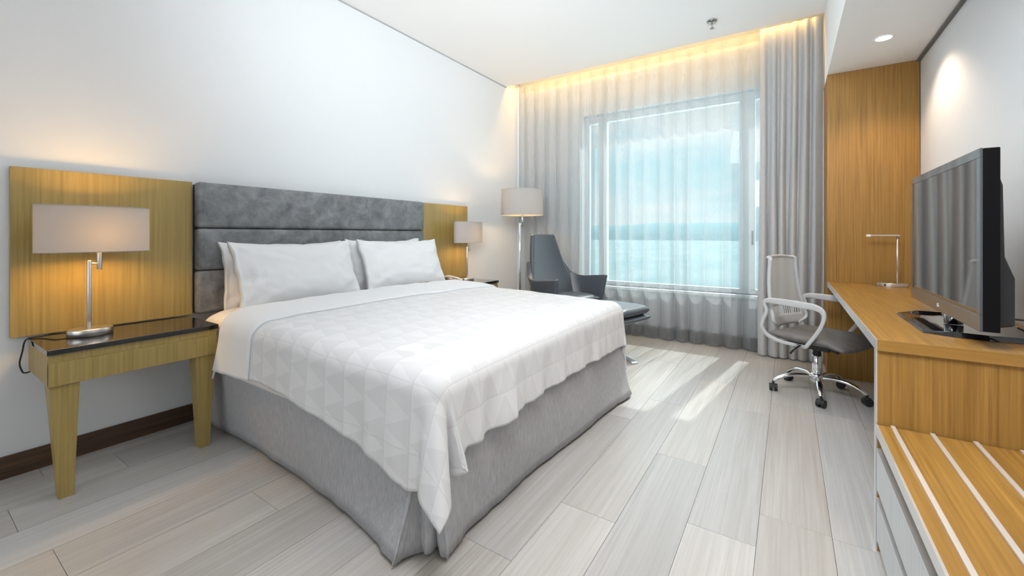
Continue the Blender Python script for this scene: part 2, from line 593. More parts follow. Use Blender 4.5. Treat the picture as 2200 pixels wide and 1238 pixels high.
def cushion(bm, cx, cy, cz, w, d, h, pu=4.0, pv=2.4, nu=28, nv=28, crown=1.0, fn=None):
    """rounded box cushion; w along x, d along y"""
    top, bot = [], []
    for side in (1, -1):
        rows = []
        for i in range(nu + 1):
            row = []
            for j in range(nv + 1):
                u = math.sin((i / nu - 0.5) * PI); v = math.sin((j / nv - 0.5) * PI)
                t = max(0.0, (1 - abs(u) ** pu)) ** (1 / pv) * max(0.0, (1 - abs(v) ** pu)) ** (1 / pv)
                x = cx + u * w / 2 * (1 - 0.03 * v * v * abs(v)); y = cy + v * d / 2 * (1 - 0.03 * u * u * abs(u))
                z = cz + side * h / 2 * t
                if fn:
                    x, y, z = fn(x, y, z, u, v, side)
                row.append((x, y, z))
            rows.append(row)
        (top if side == 1 else bot).extend(rows)
    VT = [[bm.verts.new(p) for p in r] for r in top]
    VB = [[VT[i][j] if i in (0, nu) or j in (0, nv) else bm.verts.new(bot[i][j]) for j in range(nv + 1)] for i in range(nu + 1)]
    for i in range(nu):
        for j in range(nv):
            bm.faces.new((VT[i][j], VT[i + 1][j], VT[i + 1][j + 1], VT[i][j + 1]))
            bm.faces.new((VB[i][j + 1], VB[i + 1][j + 1], VB[i + 1][j], VB[i][j]))
    return bm


def copy_tree(o, parent=None):
    c = o.copy()
    C.objects.link(c)
    c.parent = parent
    for ch in [k for k in bpy.data.objects if k.parent == o]:
        copy_tree(ch, c)
    return c


def nz(*a):
    return noise.noise(Vector(a if len(a) == 3 else (*a, 0.0)))


# ------------------------------------------------------------------ room shell
XL, XR, YB, YW, ZC = -3.01, 0.80, -2.2, 4.75, 3.01
YCE = 4.435          # edge of the ceiling at the curtain pocket
XB, ZB = 0.26, 2.39  # bulkhead side and underside

floor = struct('floor', Bx(XL - .1, XR + .1, YB - .1, YW + .25, -0.10, -0.012), M['subfloor'])
struct('wall_left', Bx(XL - .12, XL, YB - .12, YW + .25, -0.05, 3.25), M['wall'])
struct('wall_right', Bx(XR, XR + .12, YB - .12, YW + .25, -0.05, 3.25), M['wall'])
struct('wall_back', Bx(XL, XR, YB - .12, YB, -0.05, 3.25), M['wall'])
WX0, WX1, WZ0, WZ1 = -2.10, 0.24, 0.525, 2.57
bm = BM()
box(bm, XL, WX0, YW, YW + .22, -0.05, 3.25)
box(bm, WX1, XR, YW, YW + .22, -0.05, 3.25)
box(bm, WX0, WX1, YW, YW + .22, -0.05, WZ0)
box(bm, WX0, WX1, YW, YW + .22, WZ1, 3.25)
struct('wall_window', bm, M['wall'])
struct('ceiling', Bx(XL, XB, YB, YCE, ZC, 3.2), M['ceiling'])
struct('ceiling_pocket', Bx(XL, XR, YCE - .02, YW + .01, 3.2, 3.25), M['ceiling'])
struct('ceiling_bulkhead', Bx(XB, XR, YB, YCE, ZB, 3.2), M['ceiling'])
struct('shadow_gap_left', Bx(XL, XL + .008, YB, YCE, ZC - .010, ZC - .001), M['gap_light'])  # grey strip, its colour stands in for shade in the ceiling joint
struct('shadow_gap_right', Bx(XR - .022, XR, YB, 4.15, ZB - .012, ZB - .001), M['gap'])  # dark strip painted in place of the shade along the bulkhead joint
struct('trim_3', Bx(XL + .001, XL + .02, 4.700, 4.725, 0.0, 3.1), M['frame'])
struct('baseboard_left', Bx(XL, XL + .014, YB, YW, 0.0, 0.102), M['wood_dark'], bevel=0.002)
struct('baseboard_window', Bx(XL + .02, XB, YW - .014, YW, 0.0, 0.102), M['wood_dark'])
struct('baseboard_right', Bx(XR - .014, XR, YB, 0.42, 0.0, 0.102), M['wood_dark'])
struct('wall_desk_end', Bx(XB, XR - .004, 4.15, YW - .001, 0.0, ZB - .001), M['wood_gold'])

# floor planks: each a child of the floor
PW = 0.2325
k0 = -0.096
known = {-1: 1.737, -2: 2.207, -9: 0.346, 0: 1.95, 1: 0.62, -3: 2.9, -4: 1.2, -5: 0.4, -6: 2.4, -7: 0.05, -8: 0.9}
PLEN = 1.32
for k in range(-13, 5):
    x0 = max(k0 + k * PW, XL); x1 = min(k0 + (k + 1) * PW, XR)
    if x1 - x0 < 0.01:
        continue
    j = known.get(k, random.uniform(0, PLEN))
    ys = j - PLEN * math.ceil((j - YB) / PLEN)
    while ys < YW:
        a, b_ = max(ys, YB), min(ys + PLEN, YW)
        if b_ - a > 0.02:
            hx, hy = (x1 - x0) / 2 - .0007, (b_ - a) / 2 - .0007
            bm = Bx(-hx, hx, -hy, hy, -0.011, 0.0)
            p = obj('plank', bm, M['floor'], floor, origin=(0, 0, 0), local=True)
            p.location = Vector(((x0 + x1) / 2, (a + b_) / 2, 0.0)) - floor.location
            p.rotation_euler = (0, 0, PI if random.random() < .5 else 0)
        ys += PLEN

# ------------------------------------------------------------------ window
win = thing('window_1', 'white framed three-pane window behind the sheer curtain', 'window', (-0.93, 4.86, WZ0))
win['kind'] = 'structure'
YG0, YG1 = 4.85, 4.91
bm = BM()
box(bm, WX0, WX0 + .05, YG0, YG1, WZ0, WZ1)
box(bm, WX1 - .05, WX1, YG0, YG1, WZ0, WZ1)
box(bm, WX0 + .05, WX1 - .05, YG0, YG1, WZ0, WZ0 + .045)
box(bm, WX0 + .05, WX1 - .05, YG0, YG1, WZ1 - .085, WZ1)
obj('window_frame', bm, M['frame'], win, bevel=0.004)
for xa, xb in ((-1.925, -1.825), (-0.415, -0.275)):
    obj('mullion', Bx(xa, xb, YG0 - .005, YG1 + .005, WZ0 + .04, WZ1 - .08), M['frame'], win, bevel=0.006)
obj('window_handle', Bx(-0.305, -0.29, YG0 - .04, YG0, 1.02, 1.16), M['slotdark'], win, bevel=0.004)
for xa, xb in ((WX0 + .05, -1.925), (-1.825, -0.415), (-0.275, WX1 - .05)):
    obj('window_pane', Bx(xa, xb, 4.876, 4.882, WZ0 + .045, WZ1 - .085), M['glass'], win)
struct('window_sill', Bx(WX0 - .02, WX1, YW - .06, YG0, WZ0 - .03, WZ0), M['frame'], bevel=0.004)

# ------------------------------------------------------------------ outside: plain and mountain ridge
bm = BM()
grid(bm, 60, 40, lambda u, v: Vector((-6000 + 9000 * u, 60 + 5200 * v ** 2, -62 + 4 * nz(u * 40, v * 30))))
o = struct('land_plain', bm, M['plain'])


def ridge(u, v):
    x = -7000 + 12000 * u
    prof = 190 + 55 * nz(u * 5.0 + 3.1, 0.3) + 26 * nz(u * 17, 1.7) + 10 * nz(u * 47, 5.0)
    return Vector((x, 5100 + 1500 * v, -70 + prof * math.sin(PI * min(1, v * 1.15)) ** 0.8 + 14 * nz(u * 40, v * 9)))


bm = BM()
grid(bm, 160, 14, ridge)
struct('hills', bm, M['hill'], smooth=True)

# ------------------------------------------------------------------ sheer curtain
random.seed(3)


def curtain_fn(xa, xb, y0, zt, zb, period, A0, A1, seed, ph0=0.0, wander=2.4, narrow=False):
    def f(u, v):
        x = xa + (xb - xa) * u
        t = 1 - v                      # 0 at the top, 1 at the hem
        z = zt + (zb - zt) * t
        w = 0.55 * nz(x * 2.1 + seed, t * 0.7) + 0.25 * nz(x * 5.3 + seed, t * 1.3 + 9)
        ph = 2 * PI * (x / period) + ph0 + wander * w * (0.25 + t) + (wander - 2.4) * 0.9 * nz(x * 9, seed)
        A = (A0 + (A1 - A0) * min(1, t * 1.6)) * (0.75 + 0.7 * nz(x * 3.7 + seed, t * 1.1 + 4))
        s = math.sin(ph)
        s = math.copysign(abs(s) ** 0.8, s)
        if narrow:                     # broad flat spans between narrow standing pleats
            s = 1.3 - 2.3 * abs(math.cos(ph / 2)) ** 0.75
        y = y0 + A * s + (0.06 if narrow else 0.30) * A * math.sin(2.03 * ph + 1.3) + 0.012 * nz(x * 6, z * 0.8, seed)
        xx = x + (0.20 if narrow else 0.55) * A * math.cos(ph) * (0.4 + 0.6 * t) + 0.010 * t * nz(x * 4, z * 1.3, seed + 7)
        if t < 0.03:                   # pinch pleats under the header tape
            y = y0 + (y - y0) * (0.35 + 0.65 * t / 0.03)
        return Vector((xx, y, z))
    return f


sh = thing('sheer_curtain', 'translucent pale grey sheer curtain covering the window wall', 'curtain', (-1.45, 4.62, 0.01))
fs = curtain_fn(-2.93, -0.02, 4.625, 3.045, 0.018, 0.155, 0.020, 0.044, 2.0, wander=3.0, narrow=True)
bm = BM(); grid(bm, 520, 46, fs)
obj('curtain_fabric', bm, M['sheer'], sh, smooth=True, solid=0)
bm = BM(); grid(bm, 520, 5, lambda u, v: fs(u, 0.004 + v * 0.038) + Vector((0, -0.0025, 0)))
obj('curtain_hem', bm, M['sheer'], sh, smooth=True)
bm = BM(); grid(bm, 520, 3, lambda u, v: fs(u, 0.974 + v * 0.024) + Vector((0, -0.0025, 0)))
obj('curtain_header', bm, M['sheer'], sh, smooth=True)

hv = thing('blackout_curtain', 'opaque grey curtain gathered in deep folds beside the wood panel', 'curtain', (0.04, 4.52, 0.01))
fh = curtain_fn(-0.215, 0.235, 4.525, 3.03, 0.012, 0.080, 0.026, 0.048, 11.0, 0.6, wander=5.5)


def fh2(u, v):
    p = fh(u, v)
    p.x = -0.0 + (p.x) * 1.0 + (0.012 * (1 - v) * (u - .5))
    if u > .93:
        k = (u - .93) / .07; p.x = p.x * (1 - k) + .2575 * k
    p.x = min(p.x, 0.2575)
    return p


bm = BM(); grid(bm, 150, 40, fh2)
obj('curtain_fabric', bm, M['heavy'], hv, smooth=True)
bm = BM(); grid(bm, 150, 2, lambda u, v: fh2(u, 0.004 + v * 0.03) + Vector((0, -0.002, 0)))
obj('curtain_hem', bm, M['heavy'], hv, smooth=True)

tr = thing('curtain_track', 'white curtain track up inside the ceiling pocket', 'track', (-1.35, 4.6, 3.0))
for yy in (4.525, 4.625):
    obj('rail', Bx(XL + .02, XB - .02, yy - .01, yy + .01, 3.105, 3.13), M['frame'], tr)
    obj('rail_bracket', Bx(-1.4, -1.37, yy - .006, yy + .006, 3.13, 3.2), M['frame'], tr)

cv = thing('cove_light', 'warm strip light hidden in the curtain pocket', 'light', (-1.35, 4.47, 3.1))
obj('light_strip', Bx(XL + .05, XB - .05, 4.440, 4.462, 3.13, 3.15), M['led'], cv)
L_ = light('cove_lamp', 'AREA', (-1.38, 4.480, 3.105), target=(-1.38, 4.62, 2.75), energy=13, color=(1.0, 0.56, 0.14),
           shape='RECTANGLE', size=3.1, size_y=0.04)

# ------------------------------------------------------------------ headboard and wall panels
YH0, YH1 = 1.046, 2.895
hb = thing('headboard', 'grey suede headboard of three stacked padded bands', 'headboard', (XL, 1.97, 0.645))
obj('back_board', Bx(XL + .001, XL + .035, YH0 + .01, YH1 - .01, 0.65, 1.425), M['slotdark'], hb)
for z0, z1 in ((0.648, 0.905), (0.908, 1.160), (1.163, 1.437)):
    bm = BM()
    box(bm, XL + .03, XL + .095, YH0, YH1, z0, z1)
    o = obj('padded_band', bm, M['suede'], hb, smooth=True, bevel=0.022, bseg=5)
    for yy in (YH0 + .032, YH1 - .032):
        obj('seam', cyl(BM(), (XL + .0945, yy, z0 + .012), (XL + .0945, yy, z1 - .012), .0018, n=6), M['suede'], o)
o1 = obj('wall_panel', Bx(XL + .001, XL + .032, 0.338, YH0 - .006, 0.645, 1.437), M['wood_grey_lit'], bevel=0.001)
tag(o1, 'oak veneer wall panel behind the lamp with the power cable, before the grey headboard', 'panel', 'oak panels beside the headboard')
o2 = obj('wall_panel', Bx(XL + .001, XL + .032, YH1 + .006, 3.62, 0.645, 1.437), M['wood_grey_lit'], bevel=0.001)
tag(o2, 'oak veneer wall panel between the headboard and the floor lamp', 'panel', 'oak panels beside the headboard')

# ------------------------------------------------------------------ nightstands
ns = thing('nightstand', 'oak nightstand with black glass top and two tapered legs, standing wholly in view', 'nightstand',
           (-2.79, 0.70, 0), group='nightstands beside the bed')
X0, X1, Y0, Y1 = XL + .036, -2.562, 0.392, 1.010
obj('top', Bx(X0, X1 + .004, Y0 - .004, Y1 + .004, 0.617, 0.640), M['stone'], ns, bevel=0.002)
obj('apron', Bx(X0, X1 - .008, Y0 + .001, Y1 - .001, 0.487, 0.616), M['wood_grey_lit'], ns, bevel=0.001)
dr = obj('drawer', Bx(X1 - .022, X1, Y0 + .001, Y1 - .001, 0.484, 0.582), M['wood_grey_lit'], ns, bevel=0.0015)
for s, yo in ((1, Y0 + .004), (-1, Y1 - .004)):
    bm = BM()
    xo = X1 - .012
    tw, bw, td, bd = .092, .047, .085, .048
    q = []
    for z, w, d in ((0.484, tw, td), (0.0, bw, bd)):
        off = 0.028 if z == 0.0 else 0.0
        ya = yo + s * off; yb = ya + s * w
        q.append([bm.verts.new(p) for p in ((xo, ya, z), (xo, yb, z), (xo - d, yb, z), (xo - d, ya, z))])
    a, b_ = q
    bm.faces.new(a); bm.faces.new(b_[::-1])
    for i in range(4):
        j = (i + 1) % 4
        bm.faces.new((a[i], a[j], b_[j], b_[i]))
    obj('leg', bm, M['wood_grey_lit'], ns, bevel=0.0015)
ns2 = copy_tree(ns)
ns2.location.y = 0.70 + 2.615
ns2['label'] = 'oak nightstand beyond the bed, mostly hidden, carrying the telephone'

# ------------------------------------------------------------------ table lamps
LY = 0.567
lp = thing('table_lamp', 'table lamp with wide linen oval shade, large, before the uncovered oak panel', 'lamp',
           (-2.80, LY, 0.640), group='bedside lamps')
obj('base', lathe(BM(), [(.96, 0), (1.0, .002), (1.0, .031), (.97, .034)], 0, 0, 40, .062, .081), M['steel'], lp, local=True)
C.objects[-1].data.polygons.foreach_set('use_smooth', [len(p.vertices) == 4 for p in C.objects[-1].data.polygons])
obj('pole', cyl(BM(), (0, -.005, .034), (0, -.005, .357), .0085, n=20), M['steel'], lp, local=True, smooth=True, bevel=.001)
obj('arm', cyl(BM(), (0, -.006, .342), (0, .036, .342), .0045, n=14), M['steel'], lp, local=True, smooth=True)
obj('shade_holder', cyl(BM(), (0, .031, .312), (0, .031, .43), .0095, n=20), M['steel'], lp, local=True, smooth=True, bevel=.001)
sd = BM()
lathe(sd, [(1.0, .400), (1.0, .615)], 0, .018, 64, .098, .203, cap=False)
shd = obj('lamp_shade', sd, M['shade'], lp, local=True, smooth=True)
for z in (.400, .615):
    pts = [(.098 * math.cos(2 * PI * i / 48), .018 + .203 * math.sin(2 * PI * i / 48), z) for i in range(49)]
    obj('shade_rim', sweep(BM(), pts, .002, n=6), M['shade'], shd, local=True)
fr = BM()
for z in (.56,):
    cyl(fr, (-.097, .018, z), (.097, .018, z), .0015, n=6)
    cyl(fr, (0, -.18, z), (0, .218, z), .0015, n=6)
obj('shade_frame', fr, M['steel'], shd, local=True)
bl = lathe(BM(), [(.004, .43), (.018, .435), (.03, .47), (.03, .50), (.015, .53), (.003, .535)], 0, .031, 20)
obj('bulb', bl, M['bulb'], lp, local=True, smooth=True)
cb = spline([(-.05, -.05, .01), (-.09, -.10, .016), (-.115, -.14, .006), (-.14, -.185, -.003), (-.145, -.197, -.06), (-.145, -.205, -.11), (-.15, -.197, -.148), (-.165, -.187, -.162), (-.17, -.17, -.162)], 8)
cable = obj('power_cable', sweep(BM(), cb, .0032, n=8), M['rubber'], lp, local=True, smooth=True)
light('bedside_lamp_light', 'POINT', (-2.80, LY + .031, 1.125), energy=27, color=(1.0, 0.55, 0.14), shadow_soft_size=0.045)

lp2 = copy_tree(lp)
lp2.location.y = 3.40
lp2['label'] = 'far table lamp with oval shade standing beside the telephone'
for ch in [k for k in bpy.data.objects if k.parent == lp2 and k.name.startswith('power_cable')]:
    bpy.data.objects.remove(ch)
cb2 = spline([(-.03, -.06, .012), (-.06, -.05, .03), (-.07, 0.0, .038), (-.06, .05, .03), (-.05, .085, .012), (-.06, .10, .004)], 8)
obj('power_cable', sweep(BM(), cb2, .0032, n=8), M['rubber'], lp2, local=True, smooth=True)
light('far_bedside_lamp_light', 'POINT', (-2.80, 3.431, 1.125), energy=17, color=(1.0, 0.60, 0.24), shadow_soft_size=0.045)

# telephone and socket plate
ph = thing('telephone', 'cream and black desk telephone on the far nightstand', 'telephone', (-2.72, 3.13, 0.640), math.radians(15))
bm = BM()
prism(bm, [(-.10, 0), (.10, 0), (.10, .016), (-.10, .055)], lambda p: (p[0], -.085, p[1]), lambda p: (p[0], .085, p[1]))
obj('body', bm, M['black'], ph, local=True, bevel=.004)
bm = BM()
prism(bm, [(-.085, .053), (.09, .0195), (.09, .024), (-.085, .058)], lambda p: (p[0], -.02, p[1]), lambda p: (p[0], .075, p[1]))
obj('face_plate', bm, M['cream'], ph, local=True, bevel=.001)
bm = BM()
for i in range(4):
    for j in range(3):
        x = -.03 + i * .028; y = .0 + j * .026
        z = .0575 - (x + .085) * .196
        box(bm, x - .008, x + .008, y - .008, y + .008, z - .002, z + .004)
obj('keypad', bm, M['black'], ph, local=True)
hp = spline([(-.095, -.052, .070), (-.05, -.052, .078), (0, -.052, .070), (.05, -.052, .058), (.09, -.052, .044)], 5)
obj('handset', sweep(BM(), hp, [.020, .018, .014, .012, .012, .012, .012, .014, .018, .020], .011, n=12), M['cream'], ph, local=True, smooth=True)
sk = obj('wall_socket', Bx(XL + .032, XL + .040, 3.02, 3.18, 0.70, 0.79), M['socket'], bevel=.002)
tag(sk, 'white socket plate on the oak panel above the telephone', 'socket')
for yy in (3.06, 3.14):
    obj('rocker', Bx(XL + .040, XL + .043, yy - .025, yy + .025, .715, .775), M['socket'], sk, bevel=.001)

# ------------------------------------------------------------------ bed
bed = thing('bed', 'king-size bed with grey linen skirt and white mattress against the headboard', 'bed', (-1.9, 1.97, 0))
obj('base', Bx(-2.90, -1.06, 1.09, 2.85, 0.03, 0.33), M['linen'], bed)


def lumpy(x, y, z, u, v, side):
    if side > 0:
        z += 0.030 * max(0, min(1, (-2.45 - x) / .12)) * max(0, 1 - abs((y - 1.965) / .955) ** 14)
        z += 0.010 * nz(x * 9, y * 9, 1.0) + 0.008 * nz(x * 22, y * 5, 3.0)
    return x, y, z


bm = BM()
cushion(bm, -1.945, 1.965, 0.495, 1.935, 1.90, 0.335, pu=16, pv=4, nu=60, nv=60, fn=lumpy)
obj('mattress', bm, M['sheet'], bed, smooth=True)

# bed skirt: near panel, corner inset, foot panel, far panel
ZS = 0.43


def skirt(name, topp, botp, zb_fn, n=120, m=10, wr=0.004, seed=0.0):
    tp = spline([(a, b, 0) for a, b in topp], 10); bp = spline([(a, b, 0) for a, b in botp], 10)

    def samp(P, u):
        t = u * (len(P) - 1); i = min(int(t), len(P) - 2); return P[i].lerp(P[i + 1], t - i)
    bm = BM()

    def f(u, v):
        a, b_ = samp(tp, u), samp(bp, u)
        k = v ** 1.25
        p = a.lerp(b_, k)
        z = ZS + (zb_fn(u) - ZS) * v
        w = wr * v * (nz(u * 9 + seed, v * 1.2) * 1.6 + 0.5 * nz(u * 30 + seed, v * 2)) + 0.0016 * nz(u * 40, v * 9, seed)
        return Vector((p.x + w, p.y + w, z))
    grid(bm, n, m, f)
    return obj(name, bm, M['linen'], bed, smooth=True, solid=.003)


skirt('skirt_panel', [(-2.90, 1.045), (-2.3, 1.045), (-1.7, 1.045), (-1.25, 1.04), (-1.09, 1.035), (-1.075, 1.036), (-1.065, 1.05), (-1.06, 1.09)],
      [(-2.90, 1.085), (-2.45, 1.085), (-2.1, 1.072), (-1.62, 1.045), (-1.33, 1.015), (-1.115, 0.958), (-1.105, 0.955), (-1.10, 0.962), (-1.06, 1.06)],
      lambda u: 0.014 + 0.010 * abs(nz(u * 6, 2.0)), seed=1.0, wr=.012)
skirt('skirt_panel', [(-1.16, 1.07), (-1.10, 1.055), (-1.045, 1.05), (-1.035, 1.09), (-1.035, 1.2)],
      [(-1.16, 1.09), (-1.10, 1.065), (-1.03, 1.035), (-1.025, 1.11), (-1.03, 1.2)], lambda u: 0.022 + .012 * u, n=40, seed=5.0, wr=.002)
skirt('skirt_panel', [(-1.06, 1.065), (-1.0, 1.06), (-0.985, 1.075), (-.985, 1.3), (-.985, 1.8), (-.985, 2.4), (-.985, 2.85), (-1.02, 2.87)],
      [(-1.03, 1.10), (-.975, 1.07), (-.968, 1.10), (-1.0, 1.25), (-.995, 1.56), (-.98, 1.87), (-.95, 2.28), (-.935, 2.64), (-.905, 2.86), (-.96, 2.90)],
      lambda u: 0.016 + 0.012 * abs(nz(u * 5, 7.0)), seed=9.0, wr=.012)
skirt('skirt_panel', [(-.99, 2.87), (-1.6, 2.87), (-2.9, 2.87)], [(-.95, 2.90), (-1.6, 2.89), (-2.9, 2.88)], lambda u: 0.016, n=50, seed=2.0)

# duvet: a flat cloth draped over the mattress, turning into a cone at each corner
XF, YN, YF = -0.955, 1.005, 2.925
R_ = 0.085


def lerp_tab(tab, x):
    if x <= tab[0][0]:
        return tab[0][1]
    for (a, b_), (c, d) in zip(tab, tab[1:]):
        if x <= c:
            t = (x - a) / (c - a); t = t * t * (3 - 2 * t) if False else t
            return b_ + (d - b_) * t
    return tab[-1][1]


OVN = [(-2.6, .35), (-2.15, .315), (-1.85, .33), (-1.57, .352), (-1.29, .40), (-1.18, .425), (-1.09, .45), (-1.0, .43), (-.5, .42)]
OVF = [(.5, .26), (1.0, .29), (1.1, .35), (1.2, .37), (1.35, .345), (1.85, .325), (2.4, .335), (2.9, .36), (3.3, .36)]


def ztop(x, y):
    t = (x + 2.5) / 1.55
    z = 0.695 - 0.045 * t
    z += 0.020 * (1 - ((y - 1.97) / 0.95) ** 2) * (1 - .5 * t)
    z += 0.007 * nz(x * 3.1, y * 3.1, 4.0) + 0.0035 * nz(x * 9, y * 7, 8.0)
    return z


def drape(s, t, lift=0.0):
    xi, yn, yf = XF - R_, YN + R_, YF - R_
    cx = min(s, xi); cy = min(max(t, yn), yf)
    a = max(0.0, s - xi); bn = max(0.0, yn - t); bf = max(0.0, t - yf)
    b_ = bn if bn > 0 else bf
    sg = -1 if bn > 0 else 1
    d = math.hypot(a, b_)
    z0 = ztop(cx, cy)
    if d < 1e-6:
        return Vector((cx, cy, z0 + lift))
    th = math.atan2(b_, a)           # 0: over the foot, pi/2: over the side
    arc = R_ * PI / 2
    R2 = R_ + lift
    if d < arc:
        out, dn = R2 * math.sin(d / R_), R2 * (1 - math.cos(d / R_)) - lift
    else:
        h = d - arc
        deg = math.degrees(th)
        if a > 0 and b_ > 0:
            fl = .03 + .30 * math.exp(-((deg - 54) / 20) ** 2) + .30 * math.exp(-((deg - 12) / 8) ** 2) \
                - .20 * math.exp(-((deg - 28) / 7) ** 2) + .05 * math.exp(-((deg - 75) / 8) ** 2)
            if bf > 0:
                fl = .03 + (fl - .03) * .25
            edge = min(1, a / .06, b_ / .06)
            fl = fl * edge + .03 * (1 - edge)
        else:
            fl = .03
        along = s if b_ > 0 and a <= 0 else (t if a > 0 and b_ <= 0 else 0)
        wv = 0
        if b_ > 0 and a <= 0:
            k = .35 + .65 * max(0, min(1, (s + 2.0) / 1.0))
            wv = (.026 * nz(s * 5.5, 3.3) + .011 * nz(s * 15, 1.0)) * k
            if s > -1.1:
                wv *= max(0, (-s + xi + 0.0) / (1.1 + xi)) if xi + 1.1 > 0 else 1
        if a > 0 and b_ <= 0:
            k = max(0.35, 1 - (t - 1.1) / 1.2)
            wv = (.060 * nz(t * 6.0, 8.1) + .040 * nz(t * 15, 4.0)) * k
            e_ = max(0, min(1, (t - yn) / .08, (yf - t) / .08)); wv *= e_
        wv *= min(1, h / .18)
        out = R2 + h * fl + wv
        dn = R2 + h * math.sqrt(max(.2, 1 - fl * fl)) - lift
    th -= math.radians(13) * math.sin(2 * th) * (1 if bn > 0 else 0) * min(1, d / .25)
    dx, dy = math.cos(th), sg * math.sin(th)
    return Vector((cx + dx * out, cy + dy * out, z0 - dn))


def cloth_st(u, v, s0f, s1f=None):
    # v across the bed (near to far), u from head to foot
    y_ = 1.0 + 1.95 * v
    sA = s0f(v)
    sB = s1f(v) if s1f else XF - R_ + lerp_tab(OVF, y_)
    s = sA + (sB - sA) * u
    tn = YN + R_ - lerp_tab(OVN, s)
    tf = YF - R_ + lerp_tab(OVN, s) * .95
    return s, tn + (tf - tn) * v


def cuff_edge(v):
    return -2.17 + 0.13 * v


def head_edge(v):
    return -2.50 + .14 * max(0, 1 - v / .17) * (v / .17) - .05 * max(0, 1 - v / .12)


duv = thing('duvet', 'white duvet with woven triangle pattern draped over the bed', 'duvet', (-1.8, 1.97, 0.66))
NU, NV = 150, 200


def f_main(u, v):
    s, t = cloth_st(u, v, lambda q: cuff_edge(q) - .05)
    p = drape(s, t)
    return p


def uv_main(u, v):
    s, t = cloth_st(u, v, lambda q: cuff_edge(q) - .05)
    return ((t - 1.0) / 0.115, (s + 2.2) / 0.125)


bm = BM(); grid(bm, NU, NV, f_main, uv_main)
obj('cover', bm, M['duvet'], duv, smooth=True, solid=.012, soff=-1)


def f_cuff(u, v):
    s, t = cloth_st(u, v, head_edge, cuff_edge)
    # rolled, puffy turn-down: thick in the middle, rolled under at the head edge
    lift = .022 * (1 - u) ** .3 + .006
    lift *= 1.0 if u < .97 else .5
    p = drape(s, t, lift * (1 if u > 0.04 else .4))
    p.z += .004 * nz(p.x * 9, p.y * 9, 2.2)
    if u == 0:
        p.z -= .05; p.x -= .0
    return p


bm = BM(); grid(bm, 36, 160, f_cuff)
obj('turned_down_cuff', bm, M['white'], duv, smooth=True, solid=.010, soff=-1)
bm = BM()
pts = []
for k in range(161):
    v = k / 160
    s, t = cloth_st(1.0, v, head_edge, cuff_edge)
    pts.append(drape(s - .004, t, .0095))
sweep(bm, pts, .0016, n=5)
obj('seam', bm, simple('seam_thread', (0.45, 0.46, 0.47), 0.8), duv)


# ------------------------------------------------------------------ pillows
def make_pillow(w, h, t, seed):
    bm = BM()
    n = 56
    T, B_ = [], []
    for side in (1, -1):
        rows = []
        for i in range(n + 1):
            row = []
            for j in range(n + 1):
                a = i / n * 2 - 1; b_ = j / n * 2 - 1
                u = math.copysign(abs(math.sin(a * PI / 2)) ** .9, a); v = math.copysign(abs(math.sin(b_ * PI / 2)) ** .9, b_)
                y = u * w / 2 * (1 - .055 * (1 - v ** 2)) + .012 * nz(v * 2.5, seed, 3 if u > 0 else 7) * abs(u) ** 4
                z = v * h / 2 * (1 - .12 * (1 - abs(u) ** 2.6)) + .012 * nz(u * 3, seed + 5, 1 if v > 0 else 2) * abs(v) ** 4
                th = max(0, 1 - abs(u) ** 3.2) ** .62 * max(0, 1 - abs(v) ** 3.0) ** .60
                if u < -.80:
                    th = max(th, .26 * max(0, 1 - abs(v) ** 6) ** .5)
                x = side * t / 2 * th
                wr = .010 * nz(u * 3.5 + seed, v * 3.5, seed) + .007 * nz(u * 9 + v * 3, v * 4 - seed, 1.0)
                cr = math.exp(-((abs(u) - .8) ** 2 + (abs(v) - .75) ** 2) * 9)
                wr += .010 * cr * math.sin(9 * (u * 1.3 - v) + seed)
                wr += -.006 * math.exp(-((u + .72) / .02) ** 2)
                x += wr * th ** .5 * side
                row.append((x, y, z))
            rows.append(row)
        (T if side == 1 else B_).extend(rows)
    VT = [[bm.verts.new(p) for p in r] for r in T]
    VB = [[VT[i][j] if (i == n or j in (0, n)) else bm.verts.new(B_[i][j]) for j in range(n + 1)] for i in range(n + 1)]
    for i in range(n):
        for j in range(n):
            bm.faces.new((VT[i][j], VT[i + 1][j], VT[i + 1][j + 1], VT[i][j + 1]))
            bm.faces.new((VB[i][j + 1], VB[i + 1][j + 1], VB[i + 1][j], VB[i][j]))
    for j in range(n):   # the open end of the case, drawn in a little
        if VB[0][j] is not VT[0][j] or VB[0][j + 1] is not VT[0][j + 1]:
            vs = []
            for q in (VT[0][j], VT[0][j + 1], VB[0][j + 1], VB[0][j]):
                if q not in vs:
                    vs.append(q)
            if len(vs) > 2:
                bm.faces.new(vs)
    return bm


